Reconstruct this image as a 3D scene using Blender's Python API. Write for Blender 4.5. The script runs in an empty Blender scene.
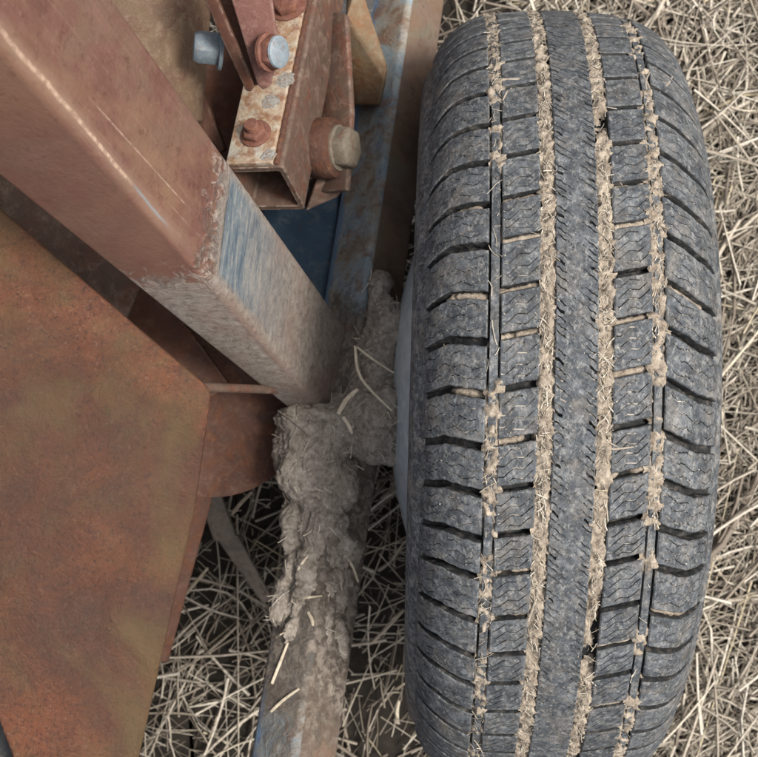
import bpy, bmesh, math, random
import numpy as np
from mathutils import Vector, Matrix, noise
random.seed(11); rng = np.random.default_rng(11)
R_ = math.radians
scene = bpy.context.scene
COL = scene.collection

# ------------------------------------------------------------------ camera
F, CX, CY, H = 1341.0, 379.0, 378.5, 1.54
n_ = Vector(((430 - CX) / F, -(400 - CY) / F, -1)).normalized()
u_ = -n_
ex = (Vector((1, 0, 0)) - u_ * u_.x).normalized()
ey = u_.cross(ex)
CW = Matrix((ex, ey, u_))
CAM = Vector((0, 0, H))
cd = bpy.data.cameras.new('camera'); cam = bpy.data.objects.new('camera', cd); COL.objects.link(cam)
cam.matrix_world = Matrix.Translation(CAM) @ CW.to_4x4()
cd.sensor_width = 36.0; cd.lens = 36.0 * F / 758.0; cd.clip_start = 0.02; cd.clip_end = 300
scene.camera = cam
cd.dof.use_dof = True; cd.dof.focus_distance = .93; cd.dof.aperture_fstop = 18
# ------------------------------------------------------------------ light
SUN_EL, SUN_AZ = 60, 90       # azimuth clockwise from +Y (north)
w = bpy.data.worlds.new('World'); scene.world = w; w.use_nodes = True
nt = w.node_tree; bg = nt.nodes['Background']
sky = nt.nodes.new('ShaderNodeTexSky'); sky.sky_type = 'NISHITA'; sky.sun_disc = False
sky.sun_elevation = R_(SUN_EL); sky.sun_rotation = R_(SUN_AZ)
sky.air_density = 1.0; sky.dust_density = 6.0; sky.ozone_density = 1.0
hs = nt.nodes.new('ShaderNodeHueSaturation'); hs.inputs['Saturation'].default_value = 0.45
nt.links.new(sky.outputs[0], hs.inputs['Color']); nt.links.new(hs.outputs[0], bg.inputs[0])
bg.inputs[1].default_value = 0.075
sd = bpy.data.lights.new('sun', 'SUN'); sd.energy = 1.5; sd.angle = R_(14); sd.color = (1, .96, .9)
sun = bpy.data.objects.new('sun', sd); COL.objects.link(sun)
sdir = Vector((math.sin(R_(SUN_AZ)) * math.cos(R_(SUN_EL)), math.cos(R_(SUN_AZ)) * math.cos(R_(SUN_EL)), math.sin(R_(SUN_EL))))
sun.rotation_euler = sdir.to_track_quat('Z', 'Y').to_euler(); sun.location = sdir * 5
scene.view_settings.view_transform = 'Standard'; scene.view_settings.look = 'None'
scene.view_settings.gamma = 1.0; scene.view_settings.use_curve_mapping = False
scene.view_settings.exposure = 1.25

# ------------------------------------------------------------------ helpers
def P(px, py, z):
    """point of the place seen at a photograph pixel, at height z"""
    d = CW @ Vector(((px - CX) / F, -(py - CY) / F, -1.0))
    return CAM + d * ((z - H) / d.z)

def tag(o, label=None, cat=None, group=None, kind=None):
    if label: o['label'] = label
    if cat: o['category'] = cat
    if group: o['group'] = group
    if kind: o['kind'] = kind
    return o

def empty(name, loc):
    o = bpy.data.objects.new(name, None); COL.objects.link(o); o.location = loc
    o.empty_display_size = .05
    return o

def link(name, me, mat=None, parent=None):
    o = bpy.data.objects.new(name, me); COL.objects.link(o)
    if mat is not None and not me.materials: me.materials.append(mat)
    if parent is not None:
        o.parent = parent
        bpy.context.view_layer.update()
        o.matrix_parent_inverse = parent.matrix_world.inverted()
    return o

def finish(me, ang=40):
    me.polygons.foreach_set('use_smooth', [True] * len(me.polygons))
    me.set_sharp_from_angle(angle=R_(ang)); me.update()
    return me

def bm_mesh(bm, name, ang=40):
    bmesh.ops.recalc_face_normals(bm, faces=bm.faces[:])
    me = bpy.data.meshes.new(name); bm.to_mesh(me); bm.free()
    return finish(me, ang)

def hull(name, pts, mat, parent, bev=.003, seg=3):
    bm = bmesh.new()
    for p in pts: bm.verts.new(p)
    r = bmesh.ops.convex_hull(bm, input=bm.verts[:])
    bmesh.ops.delete(bm, geom=[v for v in bm.verts if not v.link_faces], context='VERTS')
    bmesh.ops.dissolve_limit(bm, angle_limit=R_(4), verts=bm.verts[:], edges=bm.edges[:])
    if bev: bmesh.ops.bevel(bm, geom=bm.edges[:], offset=bev, segments=seg, profile=.5, affect='EDGES', clamp_overlap=True)
    return link(name, bm_mesh(bm, name), mat, parent)

def slab(name, pix, thick, mat, parent, bev=.002, seg=3, wave=0):
    """plate whose outline is seen at the given pixels/heights (made planar), with real thickness"""
    p3 = [P(*p) for p in pix]
    bm = bmesh.new(); vs = [bm.verts.new(p) for p in p3]
    f = bm.faces.new(vs); f.normal_update()
    nrm = f.normal.copy()
    if nrm.z < 0: nrm = -nrm
    c = sum(p3, Vector()) / len(p3)
    for v in vs: v.co -= nrm * (v.co - c).dot(nrm)
    ext = bmesh.ops.extrude_face_region(bm, geom=[f])
    for e in ext['geom']:
        if isinstance(e, bmesh.types.BMVert): e.co -= nrm * thick
    bmesh.ops.recalc_face_normals(bm, faces=bm.faces[:])
    if bev: bmesh.ops.bevel(bm, geom=bm.edges[:], offset=bev, segments=seg, profile=.5, affect='EDGES', clamp_overlap=True)
    return link(name, bm_mesh(bm, name), mat, parent)

def rrect(rad, n=5):
    """unit square (-1..1) with rounded corners, counter-clockwise, with perimeter coordinate 0..4"""
    out = []
    cs = [(1 - rad, 1 - rad, 0), (-1 + rad, 1 - rad, 90), (-1 + rad, -1 + rad, 180), (1 - rad, -1 + rad, 270)]
    for k, (a, b, s) in enumerate(cs):
        for i in range(n + 1):
            t = R_(s + 90 * i / n); out.append((a + rad * math.cos(t), b + rad * math.sin(t), k + (i / n) * .18))
    return out

def quad_loft(name, q0, q1, mat, parent, rad=.2, nl=2, wall=None):
    """square tube from the quad q0 to the quad q1, each given as (+x+y, -x+y, -x-y, +x-y); open with a wall or capped"""
    q0 = [Vector(p) for p in q0]; q1 = [Vector(p) for p in q1]
    def bil(q, x, y): return ((q[0] * (1 + x) + q[1] * (1 - x)) * (1 + y) + (q[3] * (1 + x) + q[2] * (1 - x)) * (1 - y)) / 4
    ring = rrect(rad); m = len(ring)
    bm = bmesh.new(); uv = bm.loops.layers.uv.new('UVMap')
    def rings(s):
        rr = []
        for k in range(nl + 1):
            t = k / nl
            rr.append([bm.verts.new(bil(q0, x * s, y * s).lerp(bil(q1, x * s, y * s), t)) for x, y, _ in ring])
        return rr
    ro = rings(1.0)
    def skin(rr, flip=False):
        for k in range(nl):
            for i in range(m):
                j = (i + 1) % m
                vs = [rr[k][i], rr[k][j], rr[k + 1][j], rr[k + 1][i]]
                if flip: vs = vs[::-1]
                f = bm.faces.new(vs)
                u0 = ring[i][2]; u1 = ring[j][2] if j else 4.0
                co = [(u0, k / nl), (u1, k / nl), (u1, (k + 1) / nl), (u0, (k + 1) / nl)]
                if flip: co = co[::-1]
                for l, c in zip(f.loops, co): l[uv].uv = c
    skin(ro)
    if wall:
        ri = rings(1 - wall); skin(ri, True)
        for a, b in ((ro[0], ri[0]), (ro[-1], ri[-1])):
            for i in range(m):
                j = (i + 1) % m; bm.faces.new([a[i], a[j], b[j], b[i]])
    else:
        bm.faces.new(ro[0]); bm.faces.new(ro[-1])
    return link(name, bm_mesh(bm, name), mat, parent)

def square_tube(name, A, B, wd, ht, roll, mat, parent, rad=.2, nl=2, wall=None):
    A = Vector(A); B = Vector(B); a = (B - A).normalized()
    r = a.cross(Vector((0, 0, 1))).normalized(); s = r.cross(a)
    c, si = math.cos(roll), math.sin(roll)
    r2 = r * c + s * si; s2 = s * c - r * si
    def q(O): return [O + r2 * wd / 2 + s2 * ht / 2, O - r2 * wd / 2 + s2 * ht / 2, O - r2 * wd / 2 - s2 * ht / 2, O + r2 * wd / 2 - s2 * ht / 2]
    return quad_loft(name, q(A), q(B), mat, parent, rad, nl, wall)

def lathe(name, prof, mat, parent, M, n=32, cap=True, ang=40):
    """revolve (radius, height) pairs about local z, placed by matrix M"""
    bm = bmesh.new(); rr = []
    for r, z in prof:
        rr.append([bm.verts.new(M @ Vector((r * math.cos(2 * math.pi * i / n), r * math.sin(2 * math.pi * i / n), z))) for i in range(n)])
    for a, b in zip(rr, rr[1:]):
        for i in range(n): bm.faces.new([a[i], a[(i + 1) % n], b[(i + 1) % n], b[i]])
    if cap: bm.faces.new(rr[0]); bm.faces.new(rr[-1])
    return link(name, bm_mesh(bm, name, ang), mat, parent)

def frame_at(p, axis, spin=0):
    q = Vector(axis).normalized().to_track_quat('Z', 'Y')
    return Matrix.Translation(p) @ q.to_matrix().to_4x4() @ Matrix.Rotation(spin, 4, 'Z')

def hexa(name, rad, h, mat, parent, M, z0=0.0):
    bm = bmesh.new()
    prof = [(rad * .93, z0), (rad, z0 + h * .1), (rad, z0 + h * .8), (rad * .86, z0 + h)]
    rr = [[bm.verts.new(M @ Vector((r * math.cos(math.pi * i / 3), r * math.sin(math.pi * i / 3), z))) for i in range(6)] for r, z in prof]
    for a, b in zip(rr, rr[1:]):
        for i in range(6): bm.faces.new([a[i], a[(i + 1) % 6], b[(i + 1) % 6], b[i]])
    bm.faces.new(rr[0]); bm.faces.new(rr[-1])
    bmesh.ops.recalc_face_normals(bm, faces=bm.faces[:])
    bmesh.ops.bevel(bm, geom=bm.edges[:], offset=rad * .03, segments=1, profile=.5, affect='EDGES', clamp_overlap=True)
    return link(name, bm_mesh(bm, name, 50), mat, parent)

def bolt(p, axis, rad, h, mat, parent, stub=0, smat=None, washer=True, spin=0.3, label=None, wr=1.25):
    M = frame_at(p, axis, spin)
    o = hexa('hex_bolt', rad, h, mat, parent, M)
    if label: o['label'] = label
    if washer: lathe('washer', [(rad * .5, -.001), (rad * wr, -.001), (rad * wr, .0014), (rad * wr * .94, .002), (rad * .5, .002)], mat, o, M)
    if stub:
        pr = [(rad * .5, 0)]
        k = 0
        while k * .0011 < stub:
            z = h + k * .0011; pr += [(rad * .56, z), (rad * .50, z + .00055)]; k += 1
        pr += [(rad * .42, h + stub)]
        lathe('thread', pr, smat or mat, o, M, 20)
    return o

def fbm(p, o=4): return noise.fractal(p, 1.0, 2.0, o, noise_basis='PERLIN_ORIGINAL')

# ------------------------------------------------------------------ materials
class NT:
    def __init__(s, name):
        s.m = bpy.data.materials.new(name); s.m.use_nodes = True
        s.t = s.m.node_tree; s.b = s.t.nodes['Principled BSDF']
        s.b.inputs['Specular IOR Level'].default_value = .35
        s.geo = s.t.nodes.new('ShaderNodeNewGeometry')
    def n(s, ty, **kw):
        x = s.t.nodes.new(ty)
        for k, v in kw.items(): setattr(x, k, v)
        return x
    def l(s, a, b): s.t.links.new(a, b)
    def vec(s, scale=(1, 1, 1), rot=(0, 0, 0), src=None):
        x = s.n('ShaderNodeMapping'); x.inputs['Scale'].default_value = scale; x.inputs['Rotation'].default_value = rot
        s.l(src or s.geo.outputs['Position'], x.inputs[0]); return x.outputs[0]
    def noise(s, scale, detail=6, rough=.6, dist=0, vec=None, col=False):
        x = s.n('ShaderNodeTexNoise'); x.inputs['Scale'].default_value = scale; x.inputs['Detail'].default_value = detail
        x.inputs['Roughness'].default_value = rough; x.inputs['Distortion'].default_value = dist
        s.l(vec or s.geo.outputs['Position'], x.inputs['Vector']); return x.outputs['Color' if col else 'Fac']
    def ramp(s, fac, stops, interp='LINEAR'):
        x = s.n('ShaderNodeValToRGB'); x.color_ramp.interpolation = interp
        e = x.color_ramp.elements
        while len(e) < len(stops): e.new(.5)
        for k, (p, c) in enumerate(stops):
            e[k].position = p
            e[k].color = (c, c, c, 1) if isinstance(c, (int, float)) else tuple(c) + (1,)
        s.l(fac, x.inputs[0]); return x.outputs[0]
    def mix(s, fac, a, b, mode='MIX'):
        x = s.n('ShaderNodeMix', data_type='RGBA', blend_type=mode)
        for i, v in ((0, fac), (6, a), (7, b)):
            if isinstance(v, (int, float)): x.inputs[i].default_value = v
            elif isinstance(v, tuple): x.inputs[i].default_value = v + (1,)
            else: s.l(v, x.inputs[i])
        return x.outputs[2]
    def math(s, op, a, b=0.0, c=None, clamp=False):
        x = s.n('ShaderNodeMath', operation=op, use_clamp=clamp)
        for i, v in enumerate((a, b, c)):
            if v is None: continue
            if isinstance(v, (int, float)): x.inputs[i].default_value = v
            else: s.l(v, x.inputs[i])
        return x.outputs[0]
    def bump(s, hgt, dist=.001, strength=1.0, prev=None):
        x = s.n('ShaderNodeBump'); x.inputs['Distance'].default_value = dist; x.inputs['Strength'].default_value = strength
        s.l(hgt, x.inputs['Height'])
        if prev is not None: s.l(prev, x.inputs['Normal'])
        return x.outputs[0]
    def out(s, col, rough=.7, nrm=None, metal=None, spec=None):
        for key, v in (('Base Color', col), ('Roughness', rough), ('Metallic', metal), ('Specular IOR Level', spec), ('Normal', nrm)):
            if v is None: continue
            if isinstance(v, (int, float)): s.b.inputs[key].default_value = v
            elif isinstance(v, tuple): s.b.inputs[key].default_value = v + (1,)
            else: s.l(v, s.b.inputs[key])
        return s.m

def rusty(name, stops, scale=18, rust=(.12, .05, .025), rust_amt=.5, dust=(.32, .26, .2), dust_amt=.35, fine=.25, bump=.0006, rough=.75, spec=.3, wear=None):
    """weathered painted steel: broad colour drift, rust blooms, pitting and dust specks"""
    s = NT(name)
    a = s.noise(scale, 5, .6, .4)
    col = s.ramp(a, stops)
    r = s.ramp(s.noise(scale * 2.3, 8, .68, .6, s.vec((1, 1, 1), (.4, .2, 1.1))), [(.62 - rust_amt * .28, 0), (.72 - rust_amt * .2, 1)])
    col = s.mix(s.math('MULTIPLY', r, .75), col, rust)
    g = s.noise(900, 4, .7); pit = s.noise(330, 5, .7)
    col = s.mix(s.math('MULTIPLY', s.ramp(g, [(.3, 1), (.55, 0)]), fine), col, (.03, .018, .012))
    d = s.ramp(s.noise(scale * 5, 7, .72, .5), [(.5, 0), (.68, 1)])
    col = s.mix(s.math('MULTIPLY', d, dust_amt), col, dust)
    if wear:
        bv = s.n('ShaderNodeBevel'); bv.samples = 3; bv.inputs['Radius'].default_value = .0022
        dp = s.n('ShaderNodeVectorMath', operation='DOT_PRODUCT'); s.l(bv.outputs[0], dp.inputs[0]); s.l(s.geo.outputs['Normal'], dp.inputs[1])
        ed = s.math('MULTIPLY', s.ramp(dp.outputs['Value'], [(.9, 1), (.985, 0)]), s.ramp(s.noise(130, 5, .7), [(.46, 0), (.55, 1)]))
        col = s.mix(s.math('MULTIPLY', ed, .75), col, wear)
    hb = s.math('ADD', s.math('MULTIPLY', pit, .7), s.math('MULTIPLY', r, .35))
    ro = s.ramp(s.noise(scale * 3, 4), [(.3, rough - .14), (.7, min(1, rough + .12))])
    return s.out(col, ro, s.bump(hb, bump), spec=spec)

M = {}
M['plate'] = rusty('rusty_red_plate', [(.3, (.05, .021, .014)), (.42, (.09, .033, .018)), (.5, (.135, .048, .02)), (.57, (.105, .058, .022)), (.68, (.07, .026, .017))], 9, (.14, .043, .019), .5, (.2, .1, .05), .25, .5, .0026, .66, .4)
def add_grain(m):
    t = m.node_tree; b = t.nodes['Principled BSDF']; lk = b.inputs['Base Color'].links[0].from_socket
    n = NT.__new__(NT); n.m = m; n.t = t; n.b = b; n.geo = [x for x in t.nodes if x.bl_idname == 'ShaderNodeNewGeometry'][0]
    a = n.ramp(n.noise(300, 7, .85), [(.40, 1), (.47, 0)]); c = n.ramp(n.noise(260, 7, .85, 0, n.vec((1, 1, 1), (1, 2, .3))), [(.56, 0), (.62, 1)])
    fl_ = n.ramp(n.noise(60, 8, .78, .3), [(.42, 0), (.52, 1)]); fl2 = n.ramp(n.noise(95, 8, .8, .3, n.vec((1, 1, 1), (2, 1, .7))), [(.54, 0), (.62, 1)])
    lk = n.mix(n.math('MULTIPLY', fl_, .4), lk, (.15, .05, .022)); lk = n.mix(n.math('MULTIPLY', fl2, .5), lk, (.045, .021, .015))
    col = n.mix(n.math('MULTIPLY', a, .75), lk, (.025, .013, .01)); col = n.mix(n.math('MULTIPLY', c, .55), col, (.23, .14, .09))
    big = n.ramp(n.noise(5.5, 5, .65, .8), [(.42, 0), (.56, 1)])
    col = n.mix(n.math('MULTIPLY', big, .6), col, (.045, .024, .015))
    ol = n.ramp(n.noise(6, 4, .6, .5, n.vec((1, 1, 1), (.3, .8, 2.2))), [(.52, 0), (.62, 1)])
    col = n.mix(n.math('MULTIPLY', ol, .5), col, (.1, .074, .028))
    t.links.new(col, b.inputs['Base Color'])
add_grain(M['plate'])
M['brown'] = rusty('brown_primer_steel', [(.3, (.075, .047, .035)), (.5, (.11, .068, .05)), (.7, (.09, .06, .044))], 20, (.13, .05, .03), .4, (.36, .27, .2), .3, wear=(.5, .42, .34))
M['pinkbar'] = rusty('faded_red_oxide', [(.3, (.14, .062, .05)), (.5, (.19, .09, .073)), (.7, (.16, .075, .06))], 30, (.12, .04, .03), .4, (.4, .26, .2), .35, wear=(.5, .42, .34))
M['darkrust'] = rusty('dark_rust', [(.3, (.055, .024, .016)), (.5, (.09, .038, .024)), (.7, (.07, .034, .023))], 22, (.12, .042, .02), .4, (.2, .13, .085), .25, wear=(.5, .42, .34))
M['plainrust'] = rusty('dull_rust', [(.3, (.055, .026, .018)), (.5, (.09, .04, .026)), (.7, (.07, .04, .032))], 26, (.13, .05, .022), .45, (.2, .13, .09), .3, .4, .001)
M['olive'] = rusty('olive_brown_steel', [(.3, (.10, .062, .04)), (.5, (.14, .092, .056)), (.7, (.12, .06, .042))], 20, (.12, .055, .038), .4, (.3, .22, .16), .4, .4, .001)
M['hinge'] = rusty('worn_blue_over_rust', [(.28, (.3, .34, .34)), (.42, (.33, .27, .19)), (.5, (.27, .16, .09)), (.6, (.36, .3, .22)), (.75, (.31, .35, .35))], 40, (.17, .07, .035), .55, (.55, .52, .46), .45, wear=(.5, .42, .34))
M['bolt'] = rusty('rusty_bolt', [(.3, (.1, .04, .03)), (.5, (.17, .07, .05)), (.7, (.13, .06, .045))], 60, (.2, .075, .035), .4, (.35, .24, .18), .25, .25, .0008)
M['zinc'] = rusty('zinc_bolt', [(.3, (.15, .19, .22)), (.5, (.22, .265, .295)), (.7, (.18, .21, .23))], 110, (.2, .13, .1), .3, (.42, .4, .37), .4, .2, .0002, .45, .5)
M['zincdull'] = rusty('dull_zinc_bolt', [(.3, (.12, .15, .17)), (.5, (.16, .195, .215)), (.7, (.11, .14, .155))], 60, (.2, .13, .1), .15, (.4, .38, .35), .3, .1, .0003, .6, .4)
M['tanbolt'] = rusty('dusty_bolt', [(.3, (.12, .1, .075)), (.5, (.16, .135, .1)), (.7, (.11, .085, .065))], 60, (.15, .075, .045), .3, (.3, .26, .2), .3)
M['gusset'] = rusty('rusty_tan_gusset', [(.3, (.15, .08, .04)), (.5, (.19, .13, .075)), (.7, (.15, .12, .08))], 24, (.2, .085, .035), .45, (.34, .29, .22), .35, wear=(.5, .42, .34))
M['blue'] = rusty('blue_paint', [(.3, (.03, .062, .1)), (.5, (.045, .09, .14)), (.7, (.06, .08, .1))], 14, (.09, .06, .045), .2, (.25, .24, .22), .3)
M['blueweb'] = rusty('dull_blue_grey', [(.3, (.035, .04, .045)), (.5, (.055, .06, .065)), (.7, (.055, .048, .042))], 20, (.12, .08, .06), .35, (.3, .27, .23), .4)
M['galv'] = rusty('galvanised_rim', [(.3, (.58, .64, .68)), (.5, (.7, .75, .78)), (.7, (.62, .67, .7))], 40, (.36, .3, .24), .12, (.5, .44, .36), .35, .12, .0002, .42, .5)
_b = M['galv'].node_tree.nodes['Principled BSDF']; _b.inputs['Metallic'].default_value = .25
M['bark'] = rusty('weathered_tine', [(.3, (.17, .14, .11)), (.5, (.27, .23, .19)), (.7, (.13, .12, .11))], 40, (.12, .08, .06), .3, (.36, .31, .25), .5)

M['paint'] = rusty('dried_pale_paint', [(.3, (.2, .17, .14)), (.5, (.31, .31, .29)), (.7, (.26, .22, .17))], 160, (.3, .18, .1), .5, (.5, .48, .42), .4, .3, .001)
# beam: blue paint, rust and dust patches mixed
s = NT('blue_and_rust_beam')
a = s.noise(16, 6, .65, .5)
col = s.ramp(a, [(.3, (.17, .235, .285)), (.48, (.235, .28, .3)), (.56, (.24, .22, .18)), (.64, (.18, .12, .085)), (.74, (.14, .08, .055))])
b2 = s.ramp(s.noise(26, 7, .7, .8, s.vec((1, .6, 1))), [(.55, 0), (.63, 1)])
col = s.mix(s.math('MULTIPLY', b2, .5), col, (.09, .16, .25))
r2 = s.ramp(s.noise(40, 8, .7, .5), [(.52, 0), (.6, 1)])
col = s.mix(s.math('MULTIPLY', r2, .7), col, (.2, .1, .06))
d2 = s.ramp(s.noise(70, 7, .75), [(.48, 0), (.65, 1)])
col = s.mix(s.math('MULTIPLY', d2, .45), col, (.42, .38, .32))
fine = s.noise(500, 5, .7)
col = s.mix(s.math('MULTIPLY', s.ramp(fine, [(.35, 1), (.55, 0)]), .25), col, (.04, .03, .02))
uvn = s.n('ShaderNodeUVMap'); sep = s.n('ShaderNodeSeparateXYZ'); s.l(uvn.outputs[0], sep.inputs[0])
brn = s.ramp(s.noise(24, 7, .7, .5), [(.3, (.085, .055, .035)), (.5, (.15, .088, .055)), (.62, (.13, .1, .06)), (.75, (.19, .13, .1))])
sidem = s.math('GREATER_THAN', s.math('ADD', sep.outputs[0], s.math('MULTIPLY', s.math('SUBTRACT', s.noise(60, 5, .7), .5), .3)), 3.05)
col = s.mix(s.math('MULTIPLY', sidem, .88), col, brn)
bl = s.math('MULTIPLY', s.ramp(s.math('ABSOLUTE', s.math('SUBTRACT', s.math('ADD', sep.outputs[0], s.math('MULTIPLY', s.math('SUBTRACT', s.noise(35, 6, .7), .5), .5)), 1.02)), [(.06, 1), (.13, 0)]), .85)
col = s.mix(bl, col, (.11, .19, .3))
mn = s.noise(130, 8, .75, .5); mz = s.math('ADD', sep.outputs[1], s.math('MULTIPLY', s.math('SUBTRACT', s.noise(38, 7, .72, .5), .5), .22))
film = s.math('MULTIPLY', s.ramp(mz, [(.2, 0), (.26, 1), (.5, 1), (.53, 0)]), s.ramp(mn, [(.3, .55), (.5, 1)]))
mudc = s.ramp(mn, [(.3, (.09, .07, .056)), (.46, (.19, .155, .125)), (.6, (.28, .24, .195)), (.75, (.36, .315, .26))])
col = s.mix(film, col, mudc)
M['beam'] = s.out(col, s.mix(film, (.7, .7, .7), (.95, .95, .95)), s.bump(s.math('ADD', s.math('MULTIPLY', film, s.math('ADD', .8, s.math('MULTIPLY', mn, 2.5))), s.math('ADD', s.math('MULTIPLY', fine, .4), s.math('MULTIPLY', r2, .4))), .0012))

# strut: red-brown paint, an abraded blue band and dried mud film towards the foot (UV: u round the tube, v along)
s = NT('strut_paint')
uvn = s.n('ShaderNodeUVMap'); sep = s.n('ShaderNodeSeparateXYZ'); s.l(uvn.outputs[0], sep.inputs[0])
U, V = sep.outputs[0], sep.outputs[1]
UV = uvn.outputs[0]
n1 = s.noise(22, 6, .62, .3)
red = s.ramp(n1, [(.3, (.105, .05, .038)), (.46, (.148, .071, .055)), (.57, (.145, .086, .06)), (.7, (.185, .1, .082))])
red = s.mix(s.math('MULTIPLY', s.ramp(s.noise(420, 6, .8), [(.36, 1), (.47, 0)]), .35), red, (.09, .04, .03))
red = s.mix(s.math('MULTIPLY', s.ramp(s.noise(300, 6, .8), [(.56, 0), (.66, 1)]), .3), red, (.34, .22, .17))
oc = s.ramp(s.noise(10, 4, .6, .4, s.vec((1, 1, .4))), [(.52, 0), (.68, 1)])
red = s.mix(s.math('MULTIPLY', oc, .55), red, (.25, .145, .085))
sp = s.ramp(s.noise(140, 6, .75), [(.33, 1), (.45, 0)])
red = s.mix(s.math('MULTIPLY', sp, .7), red, (.085, .034, .025))
red = s.mix(s.math('MULTIPLY', s.ramp(s.noise(55, 7, .75, .6), [(.5, 0), (.62, 1)]), .4), red, (.2, .115, .08))
streak = s.ramp(s.noise(30, 5, .6, 0, s.vec((7, .22, 1), src=UV)), [(.55, 0), (.72, 1)])
red = s.mix(s.math('MULTIPLY', streak, .35), red, (.36, .22, .17))
blue = s.ramp(s.noise(9, 7, .75, .3, s.vec((9, .55, 1), src=UV)), [(.3, (.07, .12, .19)), (.45, (.15, .22, .3)), (.55, (.3, .34, .36)), (.7, (.45, .43, .38))])
mudn = s.noise(160, 8, .75, .4)
mud = s.ramp(mudn, [(.28, (.1, .08, .065)), (.45, (.24, .2, .165)), (.62, (.34, .295, .25)), (.78, (.43, .38, .325))])
mud = s.mix(s.math('MULTIPLY', s.ramp(s.noise(24, 5, .6), [(.48, 0), (.66, 1)]), .5), mud, (.22, .135, .105))
wob = s.math('MULTIPLY', s.math('SUBTRACT', s.noise(45, 7, .7, .6), .5), .22)
vv = s.math('ADD', V, wob)
# abraded band starts further up on the top face (u 1..2) than on the flank
vb = s.math('ADD', V, s.math('MULTIPLY', wob, .12))
STRUT = dict(s=s, U=U, V=V, UV=UV, red=red, blue=blue, mud=mud, mudn=mudn, vv=vv, vb=vb, wob=wob)

# rubber
def rubber_mat(name, dusty):
    s = NT(name)
    a = s.noise(90, 7, .7, .4); b = s.noise(420, 5, .75)
    col = s.ramp(a, [(.32, (.024, .028, .033)), (.5, (.06, .068, .077)), (.66, (.135, .147, .158))])
    d = s.ramp(s.noise(150, 8, .78, .7), [(.5, 0), (.66, 1)])
    col = s.mix(s.math('MULTIPLY', d, .3 + dusty * .35), col, (.3, .285, .255))
    d2 = s.ramp(s.noise(38, 6, .7, .5, s.vec((1, .6, 1), (.5, .3, .2))), [(.54, 0), (.7, 1)])
    col = s.mix(s.math('MULTIPLY', d2, .22 + dusty * .5), col, (.27, .235, .19))
    cr = s.ramp(b, [(.38, 1), (.47, 0)])
    col = s.mix(s.math('MULTIPLY', cr, .65), col, (.016, .018, .021))
    w = s.ramp(s.noise(260, 9, .85, .35, s.vec((1, .7, 1), (.1, .3, .5))), [(.53, 0), (.575, 1)])
    col = s.mix(s.math('MULTIPLY', w, .55), col, (.34, .335, .32))
    tb = s.ramp(s.noise(55, 8, .78, .5, s.vec((1, .8, 1), (.9, .1, 1.3))), [(.53, 0), (.62, 1)])
    col = s.mix(s.math('MULTIPLY', tb, .26), col, (.27, .225, .175))
    w2 = s.ramp(s.noise(700, 5, .8), [(.58, 0), (.68, 1)])
    col = s.mix(s.math('MULTIPLY', w2, .3), col, (.33, .32, .3))
    hb = s.math('ADD', s.math('MULTIPLY', b, .5), s.math('MULTIPLY', a, .6))
    return s.out(col, s.ramp(a, [(.3, .62), (.7, .85)]), s.bump(hb, .0012), spec=.35)
M['rubber'] = rubber_mat('dusty_rubber', .25)
s = NT('black_rubber_groove_shade')
M['wall'] = s.out(s.ramp(s.noise(160, 6, .7), [(.35, (.011, .012, .013)), (.52, (.024, .025, .026)), (.66, (.09, .08, .068))]), .8, s.bump(s.noise(300, 4), .0008), spec=.3)  # black rubber, darkened to carry the shade in the tread grooves
M['sidewall'] = rubber_mat('dusty_sidewall', 1.3)
M['rubberfloor'] = rubber_mat('muddy_groove_rubber', .45)
s = NT('sipe_dirt')
col = s.ramp(s.noise(120, 6, .7), [(.45, (.012, .012, .012)), (.5, (.2, .185, .16)), (.57, (.5, .46, .4))])
M['sipe'] = s.out(col, .9)
def mud_mat(name, stops, sc=260, bd=.0012):
    s = NT(name)
    a = s.noise(sc, 8, .75, .6); b = s.noise(sc * .25, 6, .7, 1.2); c = s.noise(sc * 2, 4, .7, 1.0, s.vec((1, .3, 1), (0, 0, .4)))
    f = s.math('ADD', s.math('MULTIPLY', a, .45), s.math('ADD', s.math('MULTIPLY', b, .35), s.math('MULTIPLY', c, .2)))
    col = s.ramp(f, stops)
    return s.out(col, .95, s.bump(f, bd * 2.2), spec=.15)
M['tanmud'] = mud_mat('dry_tan_mud', [(.36, (.085, .068, .052)), (.45, (.24, .195, .15)), (.52, (.38, .32, .25)), (.62, (.56, .49, .4))])
M['mud'] = mud_mat('dried_grey_brown_mud', [(.36, (.1, .082, .066)), (.44, (.29, .245, .2)), (.52, (.43, .375, .315)), (.62, (.6, .54, .465))], 230, .0028)
# straw: colour differs from stem to stem
s = NT('dry_straw')
ri = s.geo.outputs['Random Per Island']
col = s.ramp(ri, [(0, (.17, .14, .11)), (.2, (.3, .255, .2)), (.45, (.46, .405, .325)), (.7, (.6, .54, .44)), (.9, (.74, .68, .57)), (1, (.52, .44, .28))])
col = s.mix(s.math('MULTIPLY', s.ramp(s.noise(160, 5, .7), [(.35, 1), (.6, 0)]), .4), col, (.13, .1, .075))
M['straw'] = s.out(col, .72, s.bump(s.noise(500, 3), .0005), spec=.3)
s = NT('pale_straw')
col = s.ramp(s.noise(150, 5, .7), [(.3, (.36, .3, .21)), (.6, (.58, .5, .38)), (.8, (.66, .6, .48))])
M['palestraw'] = s.out(col, .65, spec=.35)
s = NT('soil')
col = s.ramp(s.noise(60, 8, .7), [(.3, (.022, .018, .014)), (.6, (.045, .036, .027)), (.8, (.085, .068, .05))])
M['soil'] = s.out(col, .95, s.bump(s.noise(120, 8, .75), .01))

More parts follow.
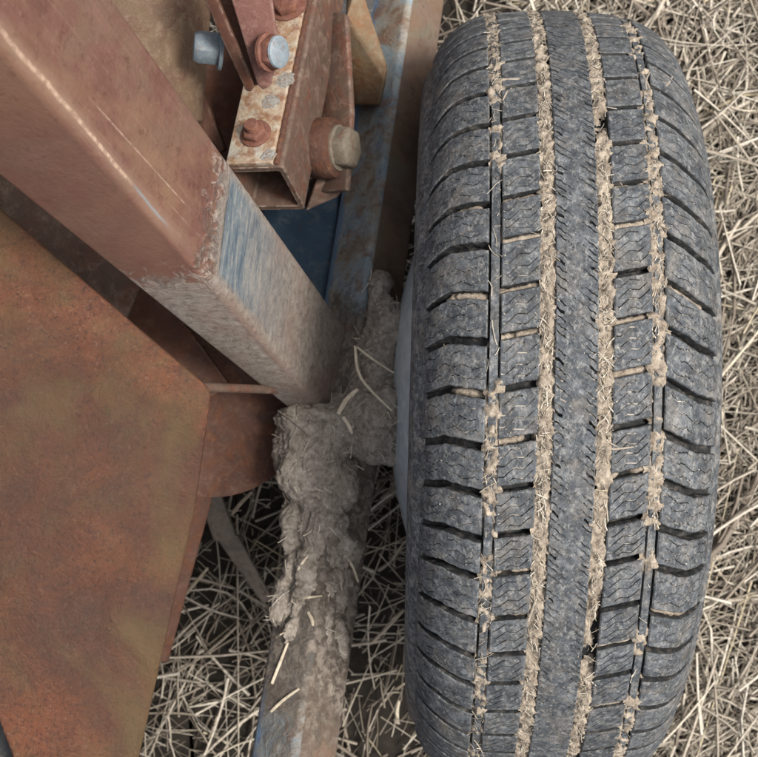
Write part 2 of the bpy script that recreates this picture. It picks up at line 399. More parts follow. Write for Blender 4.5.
# ------------------------------------------------------------------ ground
bm = bmesh.new()
bmesh.ops.create_grid(bm, x_segments=60, y_segments=60, size=1.0)
for v in bm.verts:
    x, y = v.co.x, v.co.y
    f = lambda t: math.copysign(1.6 * abs(t) + 60 * abs(t) ** 6, t)
    v.co = Vector((f(x), f(y), 0)); v.co.z = .006 * fbm(Vector((v.co.x * 5, v.co.y * 5, 0))) if abs(x) < .9 and abs(y) < .9 else 0
tag(link('ground', bm_mesh(bm, 'ground', 80), M['soil']), kind='structure')

def stems(cx, cy, cz, length, width, az, tilt, bend, seed, nr=5):
    """vectorised three-sided stems -> verts, quads"""
    g = np.random.default_rng(seed); N = len(cx)
    t = np.linspace(-.5, .5, nr)[None, :]
    d = np.stack([np.cos(az) * np.cos(tilt), np.sin(az) * np.cos(tilt), np.sin(tilt)], 1)
    sd_ = np.stack([-np.sin(az), np.cos(az), 0 * az], 1)
    up = np.cross(d, sd_)
    kink = (g.random((N, 1)) < .16) * g.normal(0, .5, (N, 1)) * np.maximum(0, t - .1)
    off = bend[:, None] * (t * t - .08) + kink
    offz = g.normal(0, .12, (N, 1)) * (t * t - .1)
    c = np.stack([cx, cy, cz], 1)[:, None, :] + (length[:, None] * t)[..., None] * d[:, None, :] + (off * length[:, None])[..., None] * sd_[:, None, :] + (offz * length[:, None])[..., None] * up[:, None, :]
    roll = g.random(N) * 6.28
    flat = np.where(g.random(N) < .3, .15, g.uniform(.4, .9, N))
    vs = []
    taper = (1 - .35 * (t + .5))[..., None]
    for k in range(3):
        a = roll + k * 2.0944
        o = sd_ * (np.cos(a))[:, None] + up * (np.sin(a) * flat)[:, None]
        vs.append(c + (o * (width / 2)[:, None])[:, None, :] * taper)
    v = np.stack(vs, 2).reshape(N, nr * 3, 3)
    q = []
    for i in range(nr - 1):
        for k in range(3):
            k2 = (k + 1) % 3
            q.append([i * 3 + k, i * 3 + k2, i * 3 + 3 + k2, i * 3 + 3 + k])
    q = np.array(q)
    faces = (q[None] + (np.arange(N) * nr * 3)[:, None, None]).reshape(-1, 4)
    return v.reshape(-1, 3), faces

def np_mesh(name, v, f):
    me = bpy.data.meshes.new(name)
    me.vertices.add(len(v)); me.vertices.foreach_set('co', v.astype(np.float32).ravel())
    me.loops.add(f.size); me.loops.foreach_set('vertex_index', f.astype(np.int32).ravel())
    me.polygons.add(len(f)); me.polygons.foreach_set('loop_start', np.arange(len(f), dtype=np.int32) * f.shape[1])
    me.polygons.foreach_set('use_smooth', np.ones(len(f), dtype=bool))
    me.update(calc_edges=True); me.validate()
    return me

def straw_field():
    N = 62000
    r = 1.3 * np.sqrt(rng.random(N)) * (.5 + .5 * rng.random(N)); th = rng.random(N) * 6.283
    cx = r * np.cos(th) + .14; cy = r * np.sin(th)
    # thinned under the machine so dark bare soil stands in for shade
    keep = (cx > .1) | (rng.random(N) < .24); cx, cy = cx[keep], cy[keep]; N = len(cx)
    short = rng.random(N) < .5; leaf = rng.random(N) < .2; big = rng.random(N) < .05
    ln = np.where(short, rng.uniform(.006, .035, N), np.clip(rng.lognormal(-2.5, .6, N), .03, .34))
    wd = np.clip(rng.lognormal(-6.6, .55, N), .0005, .004)
    wd = np.where(leaf, wd * rng.uniform(1.5, 3, N), wd); wd = np.where(big, rng.uniform(.003, .0055, N), wd); ln = np.where(big, np.maximum(ln, .09), ln)
    cz = .002 + .026 * rng.random(N) ** 1.6 + .012 * big
    az = np.where(rng.random(N) < .35, rng.normal(.9, .5, N), rng.random(N) * 6.283)
    tl = rng.normal(0, .08, N); bd = rng.normal(0, .11, N) * (1 + 2 * leaf)
    v, f = stems(cx, cy, cz, ln, wd, az, tl, bd, 3)
    v[:, 2] = np.maximum(v[:, 2], .001)
    o = link('straw_litter', np_mesh('straw_litter', v, f), M['straw'])
    tag(o, 'loose dry beige straw and chaff covering the ground', 'straw', kind='stuff')
straw_field()

# ------------------------------------------------------------------ implement frame
ROOT = empty('implement_frame', (P(340, 400, .3).x, P(340, 400, .3).y, .0))
tag(ROOT, 'rusty red and blue painted steel implement frame beside the wheel', 'implement')

# axle beam running under everything
bA, bB = P(293.8, 756.5, .429), P(408.1, .84, .242); bd_ = (bB - bA)
BEAM = square_tube('beam', bA - bd_ * .35, bB + bd_ * .35, .0525, .0515, .7233, M['beam'], ROOT, .22, 2)
BEAM['label'] = 'worn blue and rust square tube under the mud'

# strut
z0, z1 = .85, .42
q0 = [P(61, -82, z0), P(40, 88, z0), P(-117, 88, z0)]
q1 = [P(324, 296, z1), P(312, 398, z1), P(277, 400, z1)]
q0.append(q0[0] + q0[2] - q0[1]); q1.append(q1[0] + q1[2] - q1[1])
e0 = [a + (a - b) * .15 for a, b in zip(q0, q1)]
q1 = [b + (b - a) * .16 for a, b in zip(e0, q1)]
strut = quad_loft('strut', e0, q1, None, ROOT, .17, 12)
s = STRUT['s']
# v runs 0 (upper end) .. 1 (foot); u 0..4: corner +x+y, back face, corner -x+y, flank, ...
def step(val, a, b): return s.ramp(val, [(a, 0), (b, 1)])
M['strut_debug'] = None
def strut_material():
    S = STRUT; s = S['s']; U, V = S['U'], S['V']
    top = s.math('LESS_THAN', U, 1.10)           # face between the two upper corners
    wob = S['wob']
    # the worn zone starts on a slanting line across the upper face, and again across the flank
    W = s.math('SUBTRACT', V, .5)
    Wn = s.math('ADD', W, s.math('MULTIPLY', wob, .45))
    film = s.ramp(Wn, [(0.0, 0), (.016, 1)])      # dried film over the paint
    fl = s.noise(70, 8, .78, 1.0)
    scuff = s.math('MULTIPLY', s.ramp(s.math('ADD', s.math('ADD', W, .012), s.math('MULTIPLY', s.math('SUBTRACT', fl, .5), .42)), [(.0, 0), (.05, 1)]), s.ramp(fl, [(.42, .2), (.6, 1)]))
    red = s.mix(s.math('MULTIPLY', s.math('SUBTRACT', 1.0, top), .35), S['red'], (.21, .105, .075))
    col = s.mix(s.math('MULTIPLY', scuff, .7), red, (.42, .35, .3))
    bz = s.ramp(s.math('ADD', s.math('MULTIPLY', W, 2.6), s.noise(85, 9, .8, 1.1, s.vec((1, 1, .5)))), [(.44, 0), (.5, 1)])
    bz = s.math('MULTIPLY', bz, s.ramp(s.math('ADD', W, .085), [(.0, 0), (.02, 1)]))
    col = s.mix(s.math('MULTIPLY', bz, .85), col, s.mix(.45, S['mud'], (.37, .32, .28)))
    col = s.mix(film, col, S['mud'])
    # abraded blue strip on the upper face, streaked along its edge
    cmb = s.n('ShaderNodeCombineXYZ'); s.l(s.math('MULTIPLY', W, 95), cmb.inputs[0]); s.l(s.math('MULTIPLY', U, 2.2), cmb.inputs[1])
    st = s.math('ADD', s.math('MULTIPLY', s.noise(1.0, 8, .72, .5, cmb.outputs[0]), .7), s.math('MULTIPLY', s.noise(150, 7, .75, .4), .3))
    blue = s.ramp(st, [(.3, (.035, .05, .066)), (.42, (.075, .10, .125)), (.5, (.13, .155, .17)), (.58, (.24, .24, .225)), (.72, (.34, .32, .285))])
    st2 = s.ramp(s.math('ADD', s.math('ADD', W, s.math('MULTIPLY', s.math('SUBTRACT', st, .5), .18)), s.math('MULTIPLY', wob, .25)), [(.06, 1), (.26, 0)])
    band = s.math('MULTIPLY', s.math('MULTIPLY', top, s.ramp(s.math('ADD', W, s.math('MULTIPLY', wob, .06)), [(.012, 0), (.016, 1)])), st2)
    edge = s.ramp(U, [(.12, 0), (.24, 1), (.93, 1), (1.0, 0)])
    band = s.math('MULTIPLY', band, edge)
    col = s.mix(band, col, blue)
    # brownish clean stripe along the lower corner
    cs = s.math('ABSOLUTE', s.math('SUBTRACT', s.math('ADD', U, s.math('MULTIPLY', s.math('SUBTRACT', s.noise(40, 5, .7), .5), .2)), 1.14))
    csm = s.math('MULTIPLY', s.ramp(cs, [(.03, 1), (.12, 0)]), s.ramp(V, [(.49, 0), (.56, 1), (.74, 1), (.8, 0)]))
    col = s.mix(s.math('MULTIPLY', csm, .7), col, (.2, .125, .1))
    # worn line along the corner, with the edge highlight painted in
    ln = s.math('ABSOLUTE', s.math('SUBTRACT', s.math('ADD', U, s.math('MULTIPLY', s.math('SUBTRACT', s.noise(14, 5, .6), .5), .12)), 1.03))
    lm = s.math('MULTIPLY', s.ramp(ln, [(.010, 1), (.028, 0)]), s.ramp(V, [(.04, .7), (.2, 1), (.27, 1), (.3, 0)]))
    lm = s.math('MULTIPLY', lm, s.ramp(s.noise(190, 4, .7), [(.38, .2), (.56, 1)]))
    col = s.mix(lm, col, (.55, .4, .3))
    halo = s.math('MULTIPLY', s.ramp(ln, [(.03, 1), (.1, 0)]), s.ramp(V, [(.1, 1), (.4, 1), (.46, 0)]))
    col = s.mix(s.math('MULTIPLY', halo, .35), col, (.3, .21, .15))
    l4 = s.math('MULTIPLY', s.ramp(ln, [(.006, 1), (.02, 0)]), s.ramp(V, [(.29, 0), (.31, 1), (.36, 1), (.385, 0)]))
    col = s.mix(s.math('MULTIPLY', l4, .6), col, (.22, .27, .29))
    for off, sl, v0, v1, a, wd in ((.80, .3, .19, .43, .4, .009), (.55, .2, .08, .24, .2, .004), (.62, .35, .25, .36, .15, .004), (.9, .2, .36, .44, .3, .006)):
        l3 = s.math('ABSOLUTE', s.math('SUBTRACT', s.math('ADD', U, s.math('MULTIPLY', s.math('SUBTRACT', V, .3), sl)), off))
        l3m = s.math('MULTIPLY', s.ramp(l3, [(wd * .3, 1), (wd, 0)]), s.ramp(V, [(v0, 0), (v0 + .03, 1), (v1 - .03, 1), (v1, 0)]))
        l3m = s.math('MULTIPLY', l3m, s.ramp(s.noise(150, 5, .75), [(.4, .15), (.58, 1)]))
        col = s.mix(s.math('MULTIPLY', l3m, a * 1.3), col, (.5, .37, .29))
    allm = s.math('MAXIMUM', film, s.math('MULTIPLY', scuff, .5))
    allm = s.math('MULTIPLY', allm, s.math('SUBTRACT', 1.0, s.math('MULTIPLY', band, .8)))
    hb = s.math('ADD', s.math('MULTIPLY', s.noise(260, 5, .7), .3), s.math('MULTIPLY', allm, s.math('ADD', .5, s.math('MULTIPLY', S['mudn'], 2.0))))
    return s.out(col, s.mix(allm, (.5, .5, .5), (.92, .92, .92)), s.bump(hb, .0013), spec=.4)
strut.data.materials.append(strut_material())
strut['label'] = 'red brown square post with abraded blue band and mud at its foot'

# bracket tube with the bolts (upper middle)
hA, hB = P(265.4, 189.3, .505), P(294.2, 49.95, .45); hd = hB - hA
HT = square_tube('bracket_tube', hA, hA + hd * 2.6, .0477, .0576, .2712, M['brown'], ROOT, .12, 2, .16)
# plate welded to its upper face
a_ = hd.normalized(); r_ = a_.cross(Vector((0, 0, 1))).normalized(); s_ = r_.cross(a_)
c_, si_ = math.cos(.2712), math.sin(.2712); hr = r_ * c_ + s_ * si_; hup = s_ * c_ - r_ * si_
def hp(x, y, zz): return hA + hr * x + a_ * y + hup * zz       # x across, y along away, zz out of the upper face
hull('bracket_plate', [hp(x, y, zz) for x in (-.0215, .0165) for y in (.0015, .40) for zz in (.0285, .0335)], M['hinge'], ROOT, .0012)
bm = bmesh.new()   # weld bead beside the plate
prev = None
NB = 160
for k in range(NB + 1):
    y = .002 + .36 * k / NB
    rad = .0022 + .0005 * math.sin(k * 1.9) + .0003 * random.random()
    ring = [bm.verts.new(hp(.0178 + rad * 1.1 * math.cos(t), y, .0292 + rad * math.sin(t))) for t in [R_(45 * i) for i in range(8)]]
    if prev:
        for i in range(8): bm.faces.new([prev[i], prev[(i + 1) % 8], ring[(i + 1) % 8], ring[i]])
    prev = ring
link('weld_bead', bm_mesh(bm, 'weld_bead', 70), M['plainrust'], ROOT)

TOPZ = .0335
def on_plate(px, py):
    d = (CW @ Vector(((px - CX) / F, -(py - CY) / F, -1.0)))
    t = (hp(0, 0, TOPZ) - CAM).dot(hup) / d.dot(hup)
    return CAM + d * t
bolt(on_plate(256, 134), hup, .0098, .0075, M['bolt'], ROOT, .006, label='rusty hex nut on the bracket plate')
bolt(on_plate(288, 6), hup, .0125, .009, M['bolt'], ROOT, 0, spin=.8, label='rusty bolt head on the bracket plate')
b2p, b2a = P(268, 52, .602), Vector((.86, -.12, .5))
b2 = bolt(b2p, b2a, .0125, .009, M['bolt'], ROOT, 0, label='bolt with a bright zinc end on the strap', wr=1.1)
lathe('zinc_face', [(.002, .0085), (.0115, .0085), (.0112, .0103), (.0095, .0112), (.002, .0114)], M['zinc'], b2, frame_at(b2p, b2a), 32)
# dabs of dried paint and weld spatter on the plate
for px, py, rr in ((285, 80, .007), (271, 101, .0065), (268, 155, .0055)):
    o_ = on_plate(px, py)
    bm = bmesh.new(); bmesh.ops.create_icosphere(bm, subdivisions=4, radius=1)
    for v in bm.verts:
        p = v.co.copy(); k = 1 + .4 * fbm(p * 1.6 + Vector((px, py, 0)))
        v.co = o_ + (hr * p.x + a_ * p.y) * rr * k + hup * (p.z * .0004 * (1 + .4 * fbm(p * 3)))
    link('paint_dab', bm_mesh(bm, 'paint_dab', 80), M['paint'], ROOT)

# clevis strap standing on the plate: two flat bars with a web between
zt = .60
slab('strap_plate', [(222, -30, .640), (268, -30, .640), (277, 30, .600), (277, 68, .588), (270, 88, .575), (263, 91, .572), (257, 84, .575)], .007, M['pinkbar'], ROOT, .0016)
slab('strap_plate', [(192, -30, .635), (204, -30, .640), (255, 86, .570), (251, 92, .566), (246, 90, .566), (222, 45, .60)], .006, M['darkrust'], ROOT, .0014)
slab('strap_web', [(200, -30, .622), (240, -30, .622), (262, 84, .562), (250, 88, .560)], .02, M['darkrust'], ROOT, .001)
# grey hex nut left of the strap
bolt(P(221, 49, .565), Vector((-1, .05, .25)), .0125, .02, M['zincdull'], ROOT, 0, spin=.1, label='dull grey hex nut beside the strap')

# lug, collar and big bolt on the right flank
slab('lug_plate', [(330, 10, .43), (346, 14, .44), (351, 112, .455), (346, 190, .46), (318, 192, .44), (322, 100, .43)], .006, M['brown'], ROOT, .002)
pv = P(334, 148, .462)
Mp = frame_at(pv, Vector((.93, -.05, .36)), 0)
lathe('pin_collar', [(.012, -.022), (.021, -.022), (.0245, -.018), (.025, -.002), (.0235, .002), (.018, .004), (.012, .004)], M['plainrust'], ROOT, Mp)
bolt(Mp @ Vector((0, 0, .004)), Vector((.93, -.05, .36)), .0175, .014, M['tanbolt'], ROOT, 0, spin=.5, label='large dusty hex bolt head on the pivot collar', wr=1.06)
slab('saddle_plate', [(306, 212, .438), (318, 174, .445), (331, 182, .445), (345, 168, .445), (347, 184, .44), (338, 197, .435)], .02, M['brown'], ROOT, .002)
# gusset between bracket and beam
hull('gusset', [P(346, 18, .40), P(384, 80, .37), P(380, 105, .345), (P(350, 105, .325)), P(359, -20, .40), P(388, 68, .375), P(347, -20, .38), P(352, 100, .26), P(382, 102, .27), P(350, -20, .3)], M['gusset'], ROOT, .0025)
# blue web plate left of the beam
slab('web_plate', [(255, 190, .285), (340, 186, .285), (331, 345, .31), (300, 330, .31)], .05, M['blue'], ROOT, .003)
slab('web_plate', [(345, -40, .245), (384, -40, .245), (352, 190, .28), (318, 190, .28)], .045, M['blueweb'], ROOT, .003)
# round cross tube behind the post
ctA, ctB = P(128, 118, .50), P(146, -160, .53)
lathe('cross_tube', [(.055, 0), (.058, .003), (.058, .5)], M['olive'], ROOT, frame_at(ctA, ctB - ctA), 48)
slab('inner_block', [(170, 40, .40), (262, 40, .40), (262, 190, .40), (190, 190, .40)], .04, M['darkrust'], ROOT, .002)
slab('brace_bar', [(186, 92, .47), (205, 96, .47), (225, 150, .46), (208, 160, .46)], .02, M['darkrust'], ROOT, .002)

# big rusty side plate
PL = slab('side_plate', [(-700, -400, .74), (0, 208, .60), (140, 330, .575), (203, 383, .56), (211, 392, .557), (208, 420, .556), (195, 512, .548), (140, 757, .53), (60, 1100, .505), (18, 757, .525), (0, 705, .53), (-700, 640, .66)], .007, M['plate'], ROOT, .0028, 4)
PL['label'] = 'large flat rusty red steel plate'
slab('back_plate', [(-900, 560, .50), (-20, 600, .50), (110, 1100, .44), (-900, 1100, .44)], .008, M['blueweb'], ROOT, .002)
slab('inner_plate', [(-600, -100, .50), (30, 150, .50), (150, 270, .47), (128, 318, .465), (118, 330, .465), (-600, 160, .50)], .012, M['brown'], ROOT, .002)
slab('inner_plate', [(95, 285, .40), (160, 290, .40), (230, 385, .39), (190, 410, .39), (100, 345, .40)], .01, M['darkrust'], ROOT, .002)  # added dark sheet standing in for the shade in this gap
# added unseen panels that keep light off the ground under the machine
xs_ = -.40
hull('shade_panel', [Vector((xs_ + dx, y, z)) for dx in (0, .006) for y in (-.75, .6) for z in (.04, .56)], M['plainrust'], ROOT, .001)
hull('shade_panel', [Vector((x, -.62 + dy, z)) for dy in (0, .006) for x in (xs_ + .01, -.14) for z in (.04, .43)], M['plainrust'], ROOT, .001)
# dished disc under the plate
dc = P(212, 398, .36)
Md = frame_at(dc, Vector((.1, -.12, 1)), 0)
lathe('disc', [(.012, -.012), (.05, -.009), (.08, -.003), (.0885, .0), (.0885, .004), (.08, .002), (.05, -.004), (.012, -.007)], M['plainrust'], ROOT, Md, 64)
# thin tie rod from the plate to the post
rA, rB = P(196, 387, .54), P(285, 390, .42)
lathe('tie_rod', [(.0036, 0), (.0036, (rB - rA).length)], M['brown'], ROOT, frame_at(rA, rB - rA), 20)
# tube below the plate edge
square_tube('lower_tube', P(216, 430, .33), P(156, 655, .27), .022, .022, .4, M['plainrust'], ROOT, .25)
# spindle into the hub (under the mud)
ws = P(352, 425, .335)

# ------------------------------------------------------------------ wheel
RT = .335
cw = P(576, 397, .668); AX = Vector((cw.x, cw.y, .333))
WHEEL = empty('wheel', (AX.x, AX.y, 0)); tag(WHEEL, 'black ribbed tyre on a galvanised rim with mud packed in its tread', 'wheel')
YAW = R_(-1.6)
def prof(t):
    """centre-line arc length -> (x, r, nx, nr) of the tread surface"""
    sg = -1 if t < 0 else 1; t = abs(t); Rc, t1, Rs = .40, .052, .058
    if t <= t1:
        a = t / Rc; return (sg * Rc * math.sin(a), RT - Rc * (1 - math.cos(a)), sg * math.sin(a), math.cos(a))
    a1 = t1 / Rc; a = a1 + (t - t1) / Rs
    x = Rc * math.sin(a1) + Rs * (math.sin(a) - math.sin(a1)); r = RT - Rc * (1 - math.cos(a1)) - Rs * (math.cos(a1) - math.cos(a))
    return (sg * x, r, sg * math.sin(a), math.cos(a))
def Dm(t):
    a = abs(t); return .0095 if a < .106 else max(.003, .0095 - (a - .106) / .012 * .0065)
def surf(t, u, d):
    x, r, nx, nr = prof(t); x -= nx * d; r -= nr * d; th = u / RT
    return (x, r * math.sin(th), r * math.cos(th))
TE = .118
def revolve(pts, n=220, close=False):
    v = []; f = []; m = len(pts)
    for i in range(n):
        a = 2 * math.pi * i / n; s, c = math.sin(a), math.cos(a)
        for x, r in pts: v.append((x, r * s, r * c))
    for i in range(n):
        j = (i + 1) % n
        for k in range(m - 1 if not close else m):
            k2 = (k + 1) % m
            f.append((i * m + k, i * m + k2, j * m + k2, j * m + k))
    return v, f
def pd(name, v, f, ang=40):
    me = bpy.data.meshes.new(name); me.from_pydata(v, [], f)
    bm = bmesh.new(); bm.from_mesh(me); bmesh.ops.recalc_face_normals(bm, faces=bm.faces[:]); bm.to_mesh(me); bm.free()
    return finish(me, ang)
WM = Matrix.Translation(AX) @ Matrix.Rotation(YAW, 4, 'Z')
pts = []
for i in range(57):
    t = -TE + 2 * TE * i / 56
    x, r, nx, nr = prof(t); d = Dm(t); pts.append((x - nx * d, r - nr * d))
sw = [(.1045, .281), (.108, .268), (.109, .252), (.107, .234), (.102, .215), (.096, .198)]
pts = [(-a, b) for a, b in sw[::-1]] + pts + sw
v, f = revolve(pts)
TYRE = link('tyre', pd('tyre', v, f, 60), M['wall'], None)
TYRE.parent = WHEEL; TYRE.matrix_parent_inverse = Matrix.Translation((-AX.x, -AX.y, 0)); TYRE.matrix_basis = WM
TYRE.data.materials.append(M['sidewall'])
for p_ in TYRE.data.polygons:
    if abs(p_.center.x) > .099: p_.material_index = 1
def wpart(name, me, mats, th=0):
    o = bpy.data.objects.new(name, me); COL.objects.link(o); o.parent = TYRE
    if not me.materials:
        for m in mats: me.materials.append(m)
    o.rotation_euler = (-th, 0, 0)
    return o

def tri(x): x = x % 1.0; return 4 * abs(x - .5) - 1
def grid_block(t0, t1, lo, up, sipes, nv=14, D=None, bev=.0009):
    """tread block: rows run along the circumference, columns across; sipes are real slits with a dirty floor"""
    D = D or Dm
    ts = [t0 + (t1 - t0) * i / nv for i in range(nv + 1)]
    cols = [(t0, 'D'), (t0, bev), (t0 + bev, 0)] + [(t, 0) for t in ts[1:-1]] + [(t1 - bev, 0), (t1, bev), (t1, 'D')]
    rows = [(lambda t: lo(t), 'D', 0), (lambda t: lo(t), bev, 0), (lambda t: lo(t) + bev, 0, 0)]
    for k, (fn, va, vb, dep, wid) in enumerate(sipes):
        def path(t, fn=fn, k=k):
            a = lo(t) + .0022 + .0012 * k; b = up(t) - .0022 - .0012 * (len(sipes) - 1 - k)
            return min(max(fn(t), a), b)
        def live(t, fn=fn, k=k, va=va, vb=vb, dep=dep):
            vfrac = (t - t0) / (t1 - t0)
            a = lo(t) + .0022 + .0012 * k; b = up(t) - .0022 - .0012 * (len(sipes) - 1 - k)
            return dep if (va <= vfrac <= vb if not isinstance(va, tuple) else (va[0] <= vfrac <= va[1] or vb[0] <= vfrac <= vb[1])) and a <= fn(t) <= b else 0
        h = wid / 2
        rows += [(lambda t, p=path, h=h: p(t) - h, 0, 0), (lambda t, p=path, h=h: p(t) - h * .8, live, 1), (lambda t, p=path, h=h: p(t) + h * .8, live, 2), (lambda t, p=path, h=h: p(t) + h, 0, 0)]
    rows += [(lambda t: up(t) - bev, 0, 0), (lambda t: up(t), bev, 0), (lambda t: up(t), 'D', 0)]
    v = []; f = []; mi = []; nc = len(cols)
    for fn, dr, kind in rows:
        for t, dc_ in cols:
            d1 = D(t) if dr == 'D' else (dr(t) if callable(dr) else dr)
            d2 = D(t) if dc_ == 'D' else dc_
            v.append(surf(t, fn(t), max(d1, d2)))
    for i in range(len(rows) - 1):
        for k in range(nc - 1):
            f.append((i * nc + k, i * nc + k + 1, (i + 1) * nc + k + 1, (i + 1) * nc + k))
            fl = 0
            if rows[i][2] == 1 and rows[i + 1][2] == 2 and (rows[i][1](cols[k][0]) > 0 or rows[i][1](cols[k + 1][0]) > 0): fl = 1
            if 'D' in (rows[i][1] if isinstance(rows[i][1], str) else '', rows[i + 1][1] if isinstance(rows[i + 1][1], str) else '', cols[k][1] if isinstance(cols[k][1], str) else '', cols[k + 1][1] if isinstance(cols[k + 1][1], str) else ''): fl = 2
            mi.append(fl)
    return v, f, mi
def gb_mesh(name, args):
    v, f, mi = grid_block(*args)
    me = bpy.data.meshes.new(name); me.from_pydata(v, [], f)
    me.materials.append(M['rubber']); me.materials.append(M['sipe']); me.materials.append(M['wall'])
    me.polygons.foreach_set('material_index', mi)
    return finish(me, 45)

NP = 66; BASE = 2 * math.pi * RT / NP
seq = []
g = random.Random(5)
fac = [g.choice((.9, 1.0, 1.1)) for _ in range(NP)]
# keep the total equal to the circumference
while abs(sum(fac) - NP) > 1e-6:
    k = g.randrange(NP)
    if sum(fac) > NP and fac[k] > .91: fac[k] = round(fac[k] - .1, 1)
    elif sum(fac) < NP and fac[k] < 1.09: fac[k] = round(fac[k] + .1, 1)
start = []; acc = 0
for k in range(NP): start.append(acc); acc += fac[k] * BASE

RIB = .024, .0497
def rib_args(side, L, var):
    t0, t1 = (-RIB[1], -RIB[0]) if side < 0 else (RIB[0], RIB[1])
    tm = (t0 + t1) / 2; sl = .2 if side < 0 else .24
    ed = lambda t, q: .0006 * fbm(Vector((t * 260, q + var * 3.3 + side, 0)), 3)
    lo = lambda t: 0.0023 + sl * (t - tm) + ed(t, .1); up = lambda t: L - 0.0023 + sl * (t - tm) + ed(t, 5.7)
    sp = []
    gg = random.Random(var * 7 + (3 if side < 0 else 8))
    for k in range(4):
        c = L * (.19 + .205 * k) + gg.uniform(-.0006, .0006)
        va = (.3, .05, .05, .05)[k] + gg.uniform(0, .06); vb = (.95, .95, .92, .62)[k] - gg.uniform(0, .06)
        ph = gg.uniform(-.08, .08); slope = .5
        fn = lambda t, c=c, ph=ph: c + slope * (t - tm) + .0017 * tri((t - t0) / .0135 + .2 + ph)
        sp.append((fn, va, vb, .0014, .0010))
    return (t0, t1, lo, up, sp, 26)
def shoulder_args(side, L, var):
    t0, t1 = (-TE, -.0585) if side < 0 else (.0585, TE)
    ti = .060
    if side < 0: sh = lambda t: -.10 * (t + ti) - .9 * max(0, -t - .088) * .35
    else: sh = lambda t: -.42 * (t - ti) + .28 * max(0, t - .085)
    gw = .0029
    ed = lambda t, q: .0008 * fbm(Vector((t * 200, q + var * 3.3 + side, 0)), 3)
    lo = lambda t: gw + sh(t) + ed(t, .1); up = lambda t: L - gw + sh(t) + ed(t, 5.7)
    gg = random.Random(var * 5 + (1 if side < 0 else 4)); sp = []
    for k in range(3):
        c = L * (.26 + .24 * k) + gg.uniform(-.001, .001); ph = gg.random()
        o = (gg.uniform(.02, .1), gg.uniform(.36, .48)), (gg.uniform(.5, .6), gg.uniform(.8, .95))
        if k == 1: o = (gg.uniform(.1, .2), gg.uniform(.4, .46)), (gg.uniform(.46, .5), gg.uniform(.85, .95))
        fn = lambda t, c=c, ph=ph: c + sh(t) + .0015 * tri((t - t0) / .0155 + ph) + .0005 * math.sin(t * 2300 + ph * 9)
        sp.append((fn, o[0], o[1], .0013, .0009))
    return (t0, t1, lo, up, sp, 40)
for side in (-1, 1):
    for nm, fnargs in (('rib_block', rib_args), ('shoulder_block', shoulder_args)):
        cache = {}
        for k in range(NP):
            var = g.randrange(3); key = (fac[k], var)
            if key not in cache: cache[key] = gb_mesh(nm, fnargs(side, fac[k] * BASE, var + int(fac[k] * 10)))
            ph = (.0 if side < 0 else .012) + (.006 if nm == 'rib_block' else 0)
            wpart(nm, cache[key], None, (start[k] + ph) / RT)
# centre rib: one continuous ring with short slanted slits along both edges
v, f, mi = [], [], []
for k in range(NP):
    L = fac[k] * BASE; t0, t1 = -.0142, .0142
    lo = lambda t: -.78 * t - .0008; up = lambda t: L - .78 * t + .0008
    gg = random.Random(k); sp = []
    for i in range(6):
        c = L * (.09 + .165 * i) + gg.uniform(-.0006, .0006); ph = gg.random() * 6
        fn = lambda t, c=c, ph=ph: c - .78 * t + .0005 * math.sin(t * 1300 + ph)
        if i == 2: sp.append((fn, (0, .17), (.99, 1), .0055, .0024))
        elif i == 4: sp.append((fn, (0, .0), (.83, 1.0), .0055, .0024))
        else: sp.append((fn, (.03, .28 + .16 * gg.random()), (.56 + .16 * gg.random(), .97), .0022, .0013))
    vv, ff, mm = grid_block(t0, t1, lo, up, sp, 24, None, .0008)
    # keep the ring continuous: drop the end walls
    nc = 24 + 1 + 4; th = start[k] / RT
    cs, sn = math.cos(th), math.sin(th)
    b0 = len(v)
    for q, (x, y, z) in enumerate(vv): v.append((x, y * cs + z * sn, -y * sn + z * cs))
    nr_ = len(vv) // nc
    for q, fc in enumerate(ff):
        row = q // (nc - 1)
        if row in (0, 1, nr_ - 2, nr_ - 3): continue
        f.append(tuple(b0 + i for i in fc)); mi.append(mm[q])
    # bridge to the next segment with flat strips
    for (ra, rb) in ((2, None),):
        pass
me = bpy.data.meshes.new('centre_rib'); me.from_pydata(v, [], f)
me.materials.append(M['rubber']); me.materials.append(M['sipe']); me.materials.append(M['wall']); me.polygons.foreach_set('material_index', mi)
wpart('centre_rib', finish(me, 45), None)
# core ring that closes the small gaps between the rib segments
pr_ = [surf(t, 0, .0006 if abs(t) < .0138 else Dm(t)) for t in [-.0142, -.0138, -.007, 0, .007, .0138, .0142]]
v, f = revolve([(p[0], p[2]) for p in pr_], 400)
wpart('centre_rib_core', pd('centre_rib_core', v, f), [M['rubber']])
# low narrow rings inside the outer grooves
for sg in (-1, 1):
    pr_ = [surf(sg * t, 0, d) for t, d in ((.0509, .0095), (.0510, .0022), (.0515, .0013), (.0567, .0013), (.0572, .0022), (.0573, .0095))]
    v, f = revolve([(p[0], p[2]) for p in pr_], 400)
    wpart('groove_ring', pd('groove_ring', v, f), [M['rubber']])

